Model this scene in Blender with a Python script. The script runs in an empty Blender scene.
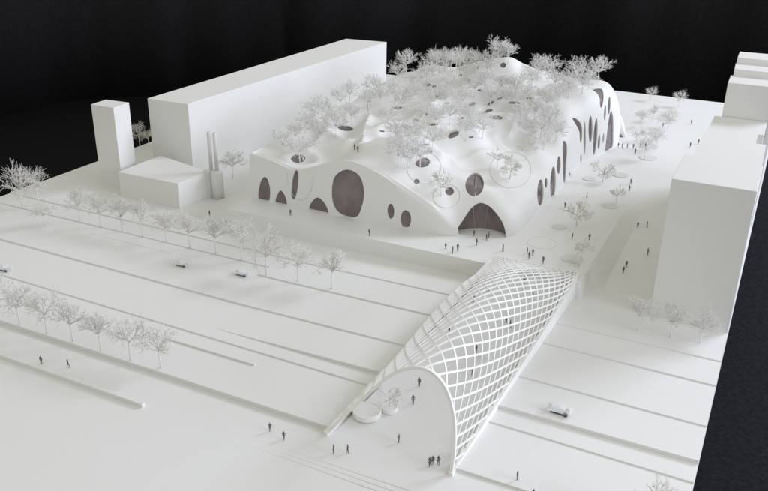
import bpy, bmesh, math, random
import numpy as np
from mathutils import Vector, Matrix
from mathutils.bvhtree import BVHTree

SC = bpy.context.scene
C = SC.collection
S = 0.0038            # everything is laid out in "camera height = 100" units, then scaled to the model's real size
random.seed(7)

# ------------------------------------------------------------------ camera geometry (fitted from the photograph)
FPX, YAW, PITCH, ROLL, CX, CY = 815.366, -0.45692858, 0.41145064, -0.01612717, 384.0, 245.5
_f = np.array([math.sin(YAW)*math.cos(PITCH), math.cos(YAW)*math.cos(PITCH), -math.sin(PITCH)])
_r = np.array([math.cos(YAW), -math.sin(YAW), 0.0])
_d = np.cross(_f, _r)
_r2 = _r*math.cos(ROLL)+_d*math.sin(ROLL)
_d2 = -_r*math.sin(ROLL)+_d*math.cos(ROLL)
CAM = Vector((0, 0, 100))
def ray(px, py):
    v = _r2*((px-CX)/FPX)+_d2*((py-CY)/FPX)+_f
    return Vector(v).normalized()
def at(px, py, z=0.0):
    d = ray(px, py); t = (z-100)/d.z
    return CAM+d*t
def hom(p, k):
    return Vector((p[0]*k, p[1]*k, 100-k*(100-p[2])))

# ------------------------------------------------------------------ helpers
def link_mesh(name, verts, faces, mat=None, parent=None, smooth=False):
    me = bpy.data.meshes.new(name)
    me.from_pydata([tuple(v) for v in verts], [], faces)
    me.update()
    o = bpy.data.objects.new(name, me); C.objects.link(o)
    if mat: me.materials.append(mat)
    if smooth: me.polygons.foreach_set('use_smooth', [True]*len(me.polygons))
    if parent: o.parent = parent
    return o
def bm_obj(name, bm, mat=None, parent=None, smooth=False, recalc=True):
    if recalc: bmesh.ops.recalc_face_normals(bm, faces=bm.faces[:])
    me = bpy.data.meshes.new(name); bm.to_mesh(me); bm.free()
    o = bpy.data.objects.new(name, me); C.objects.link(o)
    if mat: me.materials.append(mat)
    if smooth: me.polygons.foreach_set('use_smooth', [True]*len(me.polygons))
    if parent: o.parent = parent
    return o
def tag(o, label=None, cat=None, group=None, kind=None):
    if label: o['label'] = label
    if cat: o['category'] = cat
    if group: o['group'] = group
    if kind: o['kind'] = kind
    return o
def empty(name, loc=(0, 0, 0), rz=0.0):
    o = bpy.data.objects.new(name, None); C.objects.link(o)
    o.empty_display_size = 0.01
    o.location = loc; o.rotation_euler = (0, 0, rz); return o
def copy_tree(o, parent=None):
    c = o.copy(); C.objects.link(c)
    if parent: c.parent = parent
    for ch in list(o.children): copy_tree(ch, c)
    return c
def prism(pts, z0, z1, bm=None, bevel=0.0):
    """vertical prism over a plan polygon (list of (x,y)); z1 may be a list"""
    bm = bm or bmesh.new()
    n = len(pts)
    z1 = z1 if isinstance(z1, (list, tuple)) else [z1]*n
    lo = [bm.verts.new((p[0], p[1], z0)) for p in pts]
    hi = [bm.verts.new((p[0], p[1], z1[i])) for i, p in enumerate(pts)]
    fs = [bm.faces.new(hi), bm.faces.new(lo[::-1])]
    for i in range(n):
        fs.append(bm.faces.new((lo[i], lo[(i+1) % n], hi[(i+1) % n], hi[i])))
    if bevel:
        es = [e for e in bm.edges if e.verts[0] in hi or e.verts[1] in hi]
        bmesh.ops.bevel(bm, geom=es, offset=bevel, segments=2, affect='EDGES', profile=0.5)
    return bm
def box(bm, x0, x1, y0, y1, z0, z1):
    prism([(x0, y0), (x1, y0), (x1, y1), (x0, y1)], z0, z1, bm); return bm
def tube(verts, faces, pts, radii, n=3):
    """append a tapered tube along pts"""
    base = len(verts)
    m = len(pts)
    for i, p in enumerate(pts):
        t = (pts[min(i+1, m-1)]-pts[max(i-1, 0)])
        t = t.normalized() if t.length > 1e-9 else Vector((0, 0, 1))
        a = t.cross(Vector((0.3, 0.2, 1)) if abs(t.z) < .9 else Vector((1, 0, 0))).normalized()
        b = t.cross(a)
        for k in range(n):
            w = 2*math.pi*k/n
            verts.append(p+(a*math.cos(w)+b*math.sin(w))*radii[i])
    for i in range(m-1):
        for k in range(n):
            q = (k+1) % n
            faces.append((base+i*n+k, base+i*n+q, base+(i+1)*n+q, base+(i+1)*n+k))
    faces.append(tuple(base+k for k in range(n))[::-1])
    faces.append(tuple(base+(m-1)*n+k for k in range(n)))
def lathe(bm, prof, n=32, c=(0, 0)):
    rings = []
    for r, z in prof:
        rings.append([bm.verts.new((c[0]+r*math.cos(2*math.pi*k/n), c[1]+r*math.sin(2*math.pi*k/n), z)) for k in range(n)])
    for a, b in zip(rings, rings[1:]):
        for k in range(n): bm.faces.new((a[k], a[(k+1) % n], b[(k+1) % n], b[k]))
    bm.faces.new(rings[0][::-1]); bm.faces.new(rings[-1])
    return bm
def sstep(a, b, x):
    t = min(1, max(0, (x-a)/(b-a))); return t*t*(3-2*t)

# ------------------------------------------------------------------ materials
def new_mat(name):
    m = bpy.data.materials.new(name); m.use_nodes = True
    nt = m.node_tree; b = nt.nodes['Principled BSDF']
    return m, nt, b
def card(name, col, rough=0.55, mottle=0.03, scale=120.0, bump=0.0, layers=False, spec=0.35):
    m, nt, b = new_mat(name)
    N = nt.nodes; L = nt.links
    tc = N.new('ShaderNodeTexCoord')
    nz = N.new('ShaderNodeTexNoise'); nz.inputs['Scale'].default_value = scale*0.06; nz.inputs['Detail'].default_value = 5
    geo = N.new('ShaderNodeNewGeometry')
    L.new(geo.outputs['Position'], nz.inputs['Vector'])
    mx = N.new('ShaderNodeMix'); mx.data_type = 'RGBA'
    mx.inputs[6].default_value = (*[c*(1-mottle) for c in col], 1)
    mx.inputs[7].default_value = (*[min(1, c*(1+mottle)) for c in col], 1)
    rp = N.new('ShaderNodeMapRange'); rp.inputs[1].default_value = .3; rp.inputs[2].default_value = .7
    L.new(nz.outputs['Fac'], rp.inputs[0]); L.new(rp.outputs[0], mx.inputs[0])
    out = mx.outputs[2]
    if layers:      # faint horizontal joints of stacked sheets
        wv = N.new('ShaderNodeTexWave'); wv.bands_direction = 'Z'; wv.inputs['Scale'].default_value = layers
        wv.inputs['Distortion'].default_value = 0.35; wv.inputs['Detail Scale'].default_value = 8
        L.new(geo.outputs['Position'], wv.inputs['Vector'])
        mr = N.new('ShaderNodeMapRange'); mr.inputs[1].default_value = 0; mr.inputs[2].default_value = .25
        mr.inputs[3].default_value = .985; mr.inputs[4].default_value = 1.0
        L.new(wv.outputs['Fac'], mr.inputs[0])
        hs = N.new('ShaderNodeHueSaturation'); L.new(mr.outputs[0], hs.inputs['Value']); L.new(out, hs.inputs['Color'])
        out = hs.outputs[0]
    L.new(out, b.inputs['Base Color'])
    b.inputs['Roughness'].default_value = rough
    b.inputs['Specular IOR Level'].default_value = spec
    if bump:
        n2 = N.new('ShaderNodeTexNoise'); n2.inputs['Scale'].default_value = 900; n2.inputs['Detail'].default_value = 3
        L.new(geo.outputs['Position'], n2.inputs['Vector'])
        bp = N.new('ShaderNodeBump'); bp.inputs['Strength'].default_value = bump; bp.inputs['Distance'].default_value = .0006
        L.new(n2.outputs['Fac'], bp.inputs['Height']); L.new(bp.outputs[0], b.inputs['Normal'])
    return m
M = {}
M['ground'] = card('white_board', (.79, .79, .775), .5, .02, 60, .15)
M['plaza'] = card('plaza_board', (.79, .79, .775), .5, .02, 60, .15)
M['foam'] = card('foam_board', (.78, .775, .755), .7, .015, 120, .2, layers=60)
M['foam_plain'] = card('foam_board_smooth', (.77, .765, .745), .7, .015, 120, .2)
M['shell'] = card('shell_plaster', (.80, .80, .785), .58, .03, 50, .12, spec=.3)
M['lattice'] = card('lattice_plastic', (.85, .845, .82), .4, .01, 100)
M['pipe'] = card('pipe_plastic', (.72, .715, .70), .4, .01, 100)
M['figure'] = card('figure_paint', (.12, .12, .118), .6, .2, 900)
M['wire'] = card('wire_grey', (.82, .80, .76), .6, .15, 900)
M['wire_light'] = card('wire_pale', (.88, .87, .845), .6, .12, 900)
M['trunk'] = card('trunk_white', (.80, .80, .79), .5, .03, 900)
M['disc'] = card('grey_disc', (.70, .71, .69), .6, .06, 900)
M['ring'] = card('ring_grey', (.46, .46, .44), .6, .03, 900)
M['reflection_wheel_dark'] = card('reflection_wheel_dark', (.06, .06, .07), .4, .1, 900)

def dark_glass():
    m, nt, b = new_mat('tinted_film')
    N, L = nt.nodes, nt.links
    geo = N.new('ShaderNodeNewGeometry')
    nz = N.new('ShaderNodeTexNoise'); nz.inputs['Scale'].default_value = 45; nz.inputs['Detail'].default_value = 2
    L.new(geo.outputs['Position'], nz.inputs['Vector'])
    cr = N.new('ShaderNodeValToRGB')
    cr.color_ramp.elements[0].position = .35; cr.color_ramp.elements[0].color = (.165, .135, .142, 1)
    cr.color_ramp.elements[1].position = .7; cr.color_ramp.elements[1].color = (.235, .195, .20, 1)
    L.new(nz.outputs['Fac'], cr.inputs[0]); L.new(cr.outputs[0], b.inputs['Base Color'])
    b.inputs['Roughness'].default_value = .13
    b.inputs['Specular IOR Level'].default_value = .5
    return m
M['glass'] = dark_glass()
def clear_plastic():
    m, nt, b = new_mat('clear_acrylic')
    b.inputs['Base Color'].default_value = (.93, .95, .97, 1)
    b.inputs['Roughness'].default_value = .08
    b.inputs['IOR'].default_value = 1.45
    b.inputs['Transmission Weight'].default_value = .3
    b.inputs['Alpha'].default_value = .36
    return m
M['acrylic'] = clear_plastic()
def cloth(name, lo, hi, specks):
    m, nt, b = new_mat(name)
    N, L = nt.nodes, nt.links
    geo = N.new('ShaderNodeNewGeometry')
    nz = N.new('ShaderNodeTexNoise'); nz.inputs['Scale'].default_value = 160; nz.inputs['Detail'].default_value = 6
    nz.inputs['Roughness'].default_value = .75
    L.new(geo.outputs['Position'], nz.inputs['Vector'])
    cr = N.new('ShaderNodeValToRGB')
    e = cr.color_ramp.elements
    e[0].position = .40; e[0].color = (*lo, 1)
    e[1].position = .66; e[1].color = (*hi, 1)
    if specks:
        x = e.new(.74); x.color = (.10, .10, .11, 1)
    L.new(nz.outputs['Fac'], cr.inputs[0]); L.new(cr.outputs[0], b.inputs['Base Color'])
    b.inputs['Roughness'].default_value = .95
    b.inputs['Specular IOR Level'].default_value = .1
    return m
M['carpet'] = cloth('dark_carpet', (.010, .0105, .013), (.022, .023, .028), True)
M['floor_cloth'] = cloth('floor_cloth', (.003, .003, .0033), (.006, .006, .0063), False)
M['drape'] = cloth('black_cloth', (.011, .011, .0115), (.017, .017, .0175), False)

# ------------------------------------------------------------------ the setting
BX0, BX1, BY0, BY1 = -233.0, -1.3, 40.0, 424.0
COL = []         # (verts, faces) of everything people and trees stand on
def note(o):
    COL.append(([o.matrix_basis @ v.co for v in o.data.vertices], [tuple(p.vertices) for p in o.data.polygons]))
def structure(name, bm_or, mat, smooth=False):
    o = bm_obj(name, bm_or, mat, None, smooth); o['kind'] = 'structure'; note(o); return o

bm = bmesh.new(); box(bm, BX0, BX1, BY0, BY1, -3.2, -0.02); structure('base_board', bm, M['ground'])
# front sheet and the road sheets, each a real sheet stepping up away from the viewer
bm = bmesh.new(); box(bm, BX0+.02, BX1-.02, BY0+.02, 117.2, -.02, 0.0); structure('ground', bm, M['ground'])
X0, X1 = BX0+.05, BX1-.05
def wl(y):
    t = (y-116)/84.5; return -68.8+5.2*t-.35*t       # the canopy's foot lines
def wr(y):
    t = (y-116)/84.5; return -42.2+2.7*t
def cz(x): return 1.7+.75*min(1, max(0, (x+113)/45))
def sheet(name, xa, xb, ya, yb, z0, zf):
    """one sheet from line y=ya..192.6, cut where the canopy stands; zf(x) is its height"""
    for x0, x1, side in ((xa, min(xb, -60), -1), (max(xa, -50), xb, 1)):
        if x1-x0 < 1: continue
        y = lambda x: ya+(yb-ya)*(x-xa)/(xb-xa)
        xs = [x0]+[x for x in (-113, -90) if x0 < x < x1-2]+[x1]
        front, back = [], []
        for x in xs:
            f = b = x
            if side < 0 and x == x1 and xb > -67: f, b = wl(y(x)), wl(192.6)
            if side > 0 and x == x0 and xa < -43: f, b = wr(y(x)), wr(192.6)
            front.append((f, y(f))); back.append((b, 192.9))
        bm = bmesh.new()
        tf = [bm.verts.new((*p, zf(p[0]))) for p in front]; tb = [bm.verts.new((*p, zf(p[0]))) for p in back]
        lf = [bm.verts.new((*p, z0)) for p in front]; lb = [bm.verts.new((*p, z0)) for p in back]
        for i in range(len(xs)-1):
            bm.faces.new((tf[i], tf[i+1], tb[i+1], tb[i])); bm.faces.new((lf[i], lf[i+1], tf[i+1], tf[i])); bm.faces.new((tb[i], tb[i+1], lb[i+1], lb[i]))
        bm.faces.new((tf[0], tb[0], lb[0], lf[0])); bm.faces.new((tf[-1], lf[-1], lb[-1], tb[-1]))
        structure(name, bm, M['ground'])
sheet('pavement', X0, X1, 117.0, 117.0, -.02, lambda x: 1.0)
sheet('road', X0, X1, 135.4, 133.0, .99, lambda x: 1.3)
sheet('road_ramp', -113, X1, 138.1, 138.8, 1.1, lambda x: 1.34+.80*min(1, max(0, (x+113)/45)))
sheet('carriageway', X0, X1, 151.7, 150.6, .9, cz)
sheet('verge', -183, -151, 167.5, 167.0, .9, lambda x: cz(x)+.07)
sheet('verge', -120.8, X1, 167.2, 166.6, .9, lambda x: cz(x)+.34)
sheet('footway', X0, -104.5, 172.3, 172.8, .9, lambda x: cz(x)+.3)
sheet('footway', X0, -60, 180.3, 179.0, .9, lambda x: cz(x)+.62)
sheet('footway', -50, X1, 177.0, 177.2, .9, lambda x: cz(x)+.62)
# low kerb wall in the foreground and steps below the forecourt
bm = bmesh.new(); box(bm, X0, -107.6, 105.6, 106.5, 0.004, .95)
kerb = bm_obj('low_kerb', bm, M['ground'])
tag(kerb, 'long low white kerb wall ending on the open foreground board', 'kerb')
bm = bmesh.new(); box(bm, -121, -95.5, 128.8, 129.5, 1.004, 1.4)
tag(bm_obj('low_kerb', bm, M['ground']), 'short thin kerb strip lying on the road right of the front tree row', 'kerb')
bm = bmesh.new()
for i, (dy, z) in enumerate(((0, .32), (1.15, .62), (2.3, .9))):
    x0, x1 = -80.5+i*1.2, X1-.02*(i+1)
    yA, yB = 105.6+dy, 105.0+dy*1.25
    vs = [bm.verts.new(p) for p in [(x0, yA, .006+.001*i), (x1, yB, z), (x1, 117.1-.01*i, z*.9), (x0, 117.1-.01*i, .006+.001*i)]]
    lo = [bm.verts.new((v.co.x, v.co.y, -.01)) for v in vs]
    bm.faces.new(vs)
    for k in range(4): bm.faces.new((lo[k], lo[(k+1) % 4], vs[(k+1) % 4], vs[k]))
structure('forecourt_steps', bm, M['ground'])

# plaza terrain behind the road: raised plaza, ramp down on the left, sunken path on the right
ZP, ZL, ZR, YW = 7.5, 2.05, 2.85, 192.6
PEX, PEY = -38.4, 281.0
def terrain(x, y):
    left = sstep(-168, -146, x)
    z = ZL+(ZP-ZL)*left
    if x > PEX:
        zp = ZR+(ZP-ZR)*sstep(200, PEY+4, y)
        q = math.hypot(x-PEX, max(0, 203.5-y))/4.6
        z = zp+(z-zp)*max(0, 1-q)
    return z
xs = [BX0+.1, -200, -172] + list(np.linspace(-170, -118, 14)) + [-100, -80, -60, -45, PEX-.05] + list(np.linspace(PEX, PEX+4.6, 6)) + [-30, -22, -12, BX1-.1]
ys = [YW] + list(np.linspace(194, 290, 49)) + [320, 360, 400, BY1-.1]
bm = bmesh.new()
G = [[bm.verts.new((x, y, terrain(x, y))) for x in xs] for y in ys]
for j in range(len(ys)-1):
    for i in range(len(xs)-1): bm.faces.new((G[j][i], G[j][i+1], G[j+1][i+1], G[j+1][i]))
def skirt(row, z):
    low = [bm.verts.new((v.co.x, v.co.y, z)) for v in row]
    for i in range(len(row)-1): bm.faces.new((low[i], low[i+1], row[i+1], row[i]))
skirt(G[0], 0.5); skirt(G[-1][::-1], -.02); skirt([r[-1] for r in G], -.02); skirt([r[0] for r in G][::-1], -.02)
plaza = structure('plaza', bm, M['plaza'])

# carpet, black cloth and black drape
bm = bmesh.new(); box(bm, -1500, -240, -400, 640, -37.9, -37); o = bm_obj('cloth_floor', bm, M['floor_cloth']); o['kind'] = 'structure'
bm = bmesh.new(); box(bm, -1500, 900, -500, 640, -40, -38)
o = bm_obj('carpet_floor', bm, M['carpet']); o['kind'] = 'structure'
bm = bmesh.new()
top = []
path = np.array([(-760, 60), (-560, 210), (-445, 335), (-436, 420), (-400, 452), (-320, 520), (-200, 590), (100, 612), (900, 625)], float)
pc = np.append(0, np.cumsum(np.hypot(*(path[1:]-path[:-1]).T)))
for t in np.linspace(0, pc[-1], 260):
    x, y = np.interp(t, pc, path[:, 0]), np.interp(t, pc, path[:, 1])
    w = 6*math.sin(t*.026)+4*math.sin(t*.061+1)+2*math.sin(t*.14)
    if x < -330: x += w
    else: y += w
    top.append((bm.verts.new((x, y, -36.9)), bm.verts.new((x-(4 if x < -330 else 0), y+5, 85))))
for a, b in zip(top, top[1:]): bm.faces.new((a[0], b[0], b[1], a[1]))
o = bm_obj('backdrop', bm, M['drape'], None, True); o['kind'] = 'structure'
sm = o.modifiers.new('thickness', 'SOLIDIFY'); sm.thickness = 1.5

# ------------------------------------------------------------------ white block buildings
def block(name, pts, z0, z1, mat, label, bev=.12, cat='building'):
    o = bm_obj(name, prism(pts, z0, z1, None, bev), mat); tag(o, label, cat); note(o); return o
K1 = .985
def hp(p, k, z=0): q = hom((p[0], p[1], z), k); return (q.x, q.y)
block('slab_building', [hp(p, K1, 29) for p in [(-207.6, 224.8), (-189.6, 225.4), (-186.3, 378.2), (-208.6, 376)]], 1.5, 100-K1*71, M['foam'],
      'very long white slab block behind the perforated building', .12)
block('tower_building', [hp(p, K1, 30) for p in [(-215.5, 205.2), (-205.3, 205.3), (-206, 213.7), (-216, 213)]], 1.5, 100-K1*70, M['foam'],
      'tall slim white tower block at the far left beside the low box', .1)
block('low_building', [hp(p, K1, 9.6) for p in [(-200.2, 198.9), (-174.6, 199.2), (-173.4, 214.2), (-200.4, 220.6)]], 1.5, 100-K1*90.4, M['foam_plain'],
      'low flat white box building in front of the slim tower', .1)
# boiler house with two chimney pipes
bh = empty('boiler_house', (-168.5, 210.0, 1.5))
tag(bh, 'small rounded boiler house carrying two thin chimney pipes', 'building')
bm = bmesh.new(); box(bm, -3.6, -.6, -.6, 3.0, 0, 10.2)
bmesh.ops.bevel(bm, geom=bm.edges[:], offset=.3, segments=3, affect='EDGES')
bm_obj('wing', bm, M['pipe'], bh)
bm = bmesh.new(); lathe(bm, [(2.05, 0), (2.05, 10.0), (1.9, 10.25)], 32, (1.4, .6))
bm_obj('drum', bm, M['pipe'], bh, True)
for cx, cy, top in ((-1.55, 1.5, 23.4), (.75, 1.6, 23.4)):
    bm = bmesh.new(); lathe(bm, [(.62, 9.6), (.62, top-.2), (.55, top), (.42, top), (.40, top-1.2)], 20, (cx, cy))
    bm_obj('chimney_pipe', bm, M['pipe'], bh, True)
for me in {c.data for c in bh.children}:
    pass

# right-hand blocks
K2 = .985
def z_on(px, py, y):        # height at which the sight line meets the vertical plane y
    d = ray(px, py); return 100+d.z*(y/d.y)
RBY = 191.5
rbz = z_on(671.8, 178.5, RBY)
rb = [at(px, py, rbz) for px, py in [(671.8, 178.5), (684.7, 153.6), (693.8, 154.8), (704, 134), (706, 132.8), (714.6, 115.7)]]
yb = rb[5].y
pts = [(p.x, p.y) for p in rb]+[(-3.1, yb), (-3.0, yb-16), (-4.6, yb-16), (-4.6, yb-26), (-1.9, yb-26), (-1.75, yb-46), (-1.4, yb-47), (-1.4, RBY)]
block('corner_building', pts[::-1], 1.0, rbz, M['foam_plain'], 'big white block with jagged left roof edge at the right board edge', .1)
yy = yb+.4
for px0, py0, px1, py1, lab in ((728, 82.5, 730.8, 75.2, 'lowest of the three stepped white blocks behind the big right block'),
                                (734.5, 69, 735.7, 63, 'middle one of the three stepped white blocks at the right rear'),
                                (737.6, 57.4, 739.8, 51.5, 'farthest and highest of the three stepped white blocks at the right rear')):
    zt = z_on(px0, py0, yy); xl = at(px0, py0, zt).x; y2 = at(px1, py1, zt).y
    o = block('terrace_building', [(xl, yy), (-1.5, yy), (-1.5, y2), (at(px1, py1, zt).x, y2)], 1.0, zt, M['foam_plain'], lab, .12)
    o['group'] = 'stepped blocks at the right rear'
    yy = y2+.05

# ------------------------------------------------------------------ the perforated shell building
KB = .984          # built for plaza height 6, moved with the plaza to 7.5
OUT = [
 (-151.6, 207.8, 20.9, 14, 1.5), (-147.5, 207.8, 20.6, 14, 1.5), (-143.7, 207.8, 20.2, 14, 1.5), (-140.1, 207.8, 19.3, 14, 1.5), (-135.8, 207.8, 17.9, 14, 1.5), (-132.8, 207.8, 18.0, 14, 1.5),
 (-129.9, 207.8, 18.9, 14, 1.5), (-126.2, 207.8, 20.6, 14, 1.5), (-120.8, 207.8, 22.9, 14, 1.5), (-116.9, 207.8, 24.1, 14, 1.5), (-114.1, 207.8, 24.4, 14, 1.5), (-111.4, 207.8, 24.1, 14, 1.5), (-109, 207.8, 23.3, 14, 1.5),
 (-103.8, 207.8, 21.9, 15, 1.5), (-97.1, 207.8, 18.4, 16, 1.5), (-91.2, 207.8, 15.3, 17, 1.5), (-86.6, 207.9, 12.8, 18, 1.55), (-81.9, 208.6, 9.4, 20, 1.6), (-79.2, 210.2, 6.4, 21, 1.6), (-72.2, 211.6, 6, 22, 1.6),
 (-66, 214.2, 6, 20, 1.6), (-63.6, 218.5, 6, 16, 1.8), (-62.9, 231, 6, 13, 2.0), (-63.9, 246, 6, 11, 2.2), (-63, 258, 6, 10, 2.3), (-63.7, 280, 6, 9.5, 2.3),
 (-64.2, 300, 6, 9, 2.4), (-59.8, 316, 6, 9, 2.4), (-57.4, 325, 6, 9, 2.4), (-57.2, 336, 6, 9, 2.4), (-60, 345, 8, 9, 2.2), (-68, 352, 14, 10, 2), (-90, 355, 18, 12, 2),
 (-120, 356, 18, 12, 2), (-150, 354, 18, 10, 2), (-155, 348, 18, 8, 2), (-156, 300, 19, 8, 2), (-154.5, 240, 20, 8, 2), (-152.6, 212, 20.5, 8, 1.8)]
RC = np.array([(-150, 232, 22), (-140, 224, 18.5), (-132, 222, 18), (-114, 226, 25), (-100, 226, 22.5), (-86, 232, 18), (-78, 236, 17.3), (-72, 243, 16.2), (-70, 258, 15.5),
 (-70, 274, 18), (-70, 297, 26), (-70, 326, 28.8), (-76, 346, 28), (-102, 320, 38.5), (-107, 323, 38), (-118, 330, 32), (-152, 330, 27), (-153, 280, 25), (-130, 260, 23),
 (-110, 262, 24.5), (-90, 258, 21), (-84, 290, 25), (-108, 292, 27), (-135, 300, 27), (-100, 348, 27), (-130, 350, 26.5), (-93, 238, 19.5), (-120, 240, 22.5), (-88, 320, 31)], float)
def rbf_fit(P):
    d = np.sqrt((P[:, None, 0]-P[None, :, 0])**2+(P[:, None, 1]-P[None, :, 1])**2+49)
    n = len(P)
    A = np.zeros((n+3, n+3)); A[:n, :n] = d+np.eye(n)*0.0
    A[:n, n] = 1; A[:n, n+1] = P[:, 0]/100; A[:n, n+2] = P[:, 1]/100; A[n:, :n] = A[:n, n:].T
    return np.linalg.solve(A, np.append(P[:, 2], [0, 0, 0]))
_w = rbf_fit(RC)
def seg_d(x, y, a, b):
    ax, ay = a; bx, by = b
    t = ((x-ax)*(bx-ax)+(y-ay)*(by-ay))/((bx-ax)**2+(by-ay)**2); t = min(1, max(0, t))
    return math.hypot(x-ax-t*(bx-ax), y-ay-t*(by-ay))
def wpx(px, py, z): q = at(px, py, z); return (q.x, q.y)
RIDGES = [(wpx(470, 128, 23), wpx(505, 126, 23), 1.3, 1.8), (wpx(404, 160, 21), wpx(448, 158, 20), .9, 2.0), (wpx(418, 98, 28), wpx(470, 112, 26), 1.0, 2.2), (wpx(318, 128, 23), wpx(350, 140, 23), .9, 2.2), (wpx(455, 165, 18.5), wpx(500, 150, 19), .8, 3.0), (wpx(358, 149, 24), wpx(371, 106, 27), 1.35, 2.2), (wpx(345, 140, 23), wpx(432, 112, 25), .7, 2.6), (wpx(362, 155, 22.5), wpx(404, 152, 22), 1.2, 2.2),
          (wpx(508, 128, 24), wpx(556, 88, 29), 1.8, 2.4), (wpx(455, 112, 25), wpx(508, 124, 23), 1.2, 2.5), (wpx(404, 152, 22), wpx(470, 140, 21), 1.0, 3.5),
          (wpx(430, 112, 25), wpx(480, 80, 30), 1.2, 3), (wpx(300, 150, 21), wpx(345, 118, 25), 1.0, 3), (wpx(275, 137, 22), wpx(312, 118, 25), 1.8, 2.5)]
DIPS = [(wpx(522, 131, 21), 4.5, 1.3), (wpx(438, 140, 21), 6, 1.0), (wpx(385, 118, 25), 5, 1.1), (wpx(478, 100, 27), 6, 1.2), (wpx(540, 112, 23), 5, 1.0), (wpx(300, 158, 19), 5, 1.4), (wpx(400, 132, 24), 7, 1.6), (wpx(500, 112, 25), 7, 1.8), (wpx(345, 130, 23), 6, 1.2), (wpx(455, 130, 22), 7, 1.5),
        (wpx(515, 138, 21), 6, 1.5), (wpx(430, 92, 28), 7, 1.5), (wpx(420, 160, 20), 6, 1.2), (wpx(380, 145, 22), 5, 1.2)]
def roofz(x, y):
    d = np.sqrt((RC[:, 0]-x)**2+(RC[:, 1]-y)**2+49)
    z = float(_w[:len(RC)] @ d)+_w[-3]+_w[-2]*x/100+_w[-1]*y/100
    z += (1.0*math.sin(x*.21+y*.07+1)*math.sin(y*.17-x*.05)+.5*math.sin(x*.33-y*.12)*math.sin(y*.27+.6))*sstep(214, 232, y)+.3*math.sin(x*.41+2)*math.sin(y*.37+1)
    for a, b, h, w in RIDGES: z += 1.6*h*math.exp(-seg_d(x, y, a, b)/w)
    for (cx, cy), r, h in DIPS:
        q = math.hypot(x-cx, y-cy)
        z += -1.5*h*math.exp(-(q/(r*.8))**2)+.55*h*math.exp(-((q-r*1.15)/(r*.3))**2)
    return z
NT = 420
def outline_samples():
    P = np.array(OUT, float); n = len(P)
    Q = np.vstack([P, P[:1]]); seg = np.hypot(*(Q[1:, :2]-Q[:-1, :2]).T); cum = np.append(0, np.cumsum(seg))
    # denser at the front and right side that face the viewer
    t = np.linspace(0, cum[-1], NT, endpoint=False)
    return np.array([np.interp(t, cum, Q[:, k]) for k in range(5)]).T
OS = outline_samples()
def smooth_cols(A, cols, it=3):
    for _ in range(it):
        for c in cols: A[:, c] = (np.roll(A[:, c], 1)+2*A[:, c]+np.roll(A[:, c], -1))/4
    return A
OS = smooth_cols(OS, (2, 3, 4), 3)
xy0 = OS[:, :2].copy()
OSs = smooth_cols(OS.copy(), (0, 1), 8)
for i in range(NT):       # keep the front-left corner crisp, soften the rest
    if not (OS[i, 0] < -135 and OS[i, 1] < 240): OS[i, :2] = OSs[i, :2]
SP0, SP1 = np.array((-112., 248.)), np.array((-112., 318.))
def base_z(x, y):     # terrain in the pre-hom frame
    z = terrain(x*KB, y*KB); return 100-(100-z)/KB
def shell_grid(inset, drop, NW=7):
    fr = list(np.linspace(0, 1, NW))
    verts, rows = [], []
    for i in range(NT):
        x, y, f, L, n = OS[i]
        q = SP0+(SP1-SP0)*min(1, max(0, ((y-SP0[1])/(SP1[1]-SP0[1]))))
        dx, dy = q[0]-x, q[1]-y; D = math.hypot(dx, dy); dx /= D; dy /= D
        x += dx*inset; y += dy*inset; D -= inset
        zb = base_z(x, y)-1.2
        row = []
        ff = max(f-drop, zb+.6)
        for u in fr: row.append((x+dx*.35*u, y+dy*.35*u, zb+(ff-zb)*u))
        ds = [L*(1-math.cos(a))*.9 for a in np.linspace(.1, math.pi/2, 18)]
        ds += [ds[-1]+(D-ds[-1])*w for w in np.linspace(0, 1, 38)[1:]]
        for d in ds:
            px, py = x+dx*(d+.35), y+dy*(d+.35)
            u = min(1, d/L)
            g = (1-(1-u)**n)**(1/n)
            lip = (.75*math.exp(-((d-1.0)/.55)**2)-.35*math.exp(-((d-2.6)/.8)**2))*sstep(zb+4, zb+9, ff)*(1 if y < 209 else 0)
            row.append((px, py, ff+(roofz(px, py)-drop-ff)*g+lip))
        rows.append(row)
    return rows
def rows_to_mesh(rows, flip=False):
    nt, nr = len(rows), len(rows[0])
    V = [hom(p, KB) for r in rows for p in r]
    F = []
    for i in range(nt):
        j = (i+1) % nt
        for k in range(nr-1):
            q = (i*nr+k, j*nr+k, j*nr+k+1, i*nr+k+1)
            F.append(q[::-1] if flip else q)
    return V, F, nt, nr
outer = rows_to_mesh(shell_grid(0, 0))
inner = rows_to_mesh(shell_grid(.95, .75), True)
def close_top(V, F, nt, nr, flip):
    """sew the innermost ring (lying along the spine) shut"""
    bm = bmesh.new()
    vs = [bm.verts.new(v) for v in V]
    for f in F: bm.faces.new([vs[i] for i in f])
    bmesh.ops.remove_doubles(bm, verts=[vs[i*nr+nr-1] for i in range(nt)], dist=.02)
    bm.verts.ensure_lookup_table()
    return bm
def merge_shell():
    bm = close_top(*outer[:2], outer[2], outer[3], False)
    bi = close_top(*inner[:2], inner[2], inner[3], True)
    for b in (bm, bi):     # zip the slit along the spine
        es = [e for e in b.edges if e.is_boundary and min(v.co.z for v in e.verts) > 12]
        if es: bmesh.ops.holes_fill(b, edges=es, sides=0)
        bmesh.ops.triangulate(b, faces=[f for f in b.faces if len(f.verts) > 4])
    me = bpy.data.meshes.new('tmp'); bi.to_mesh(me); bi.free()
    bm.from_mesh(me); bpy.data.meshes.remove(me)
    be = [e for e in bm.edges if e.is_boundary]
    bmesh.ops.bridge_loops(bm, edges=be)
    bmesh.ops.recalc_face_normals(bm, faces=bm.faces[:])
    return bm
bm_out = close_top(*outer[:2], outer[2], outer[3], False)
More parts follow.
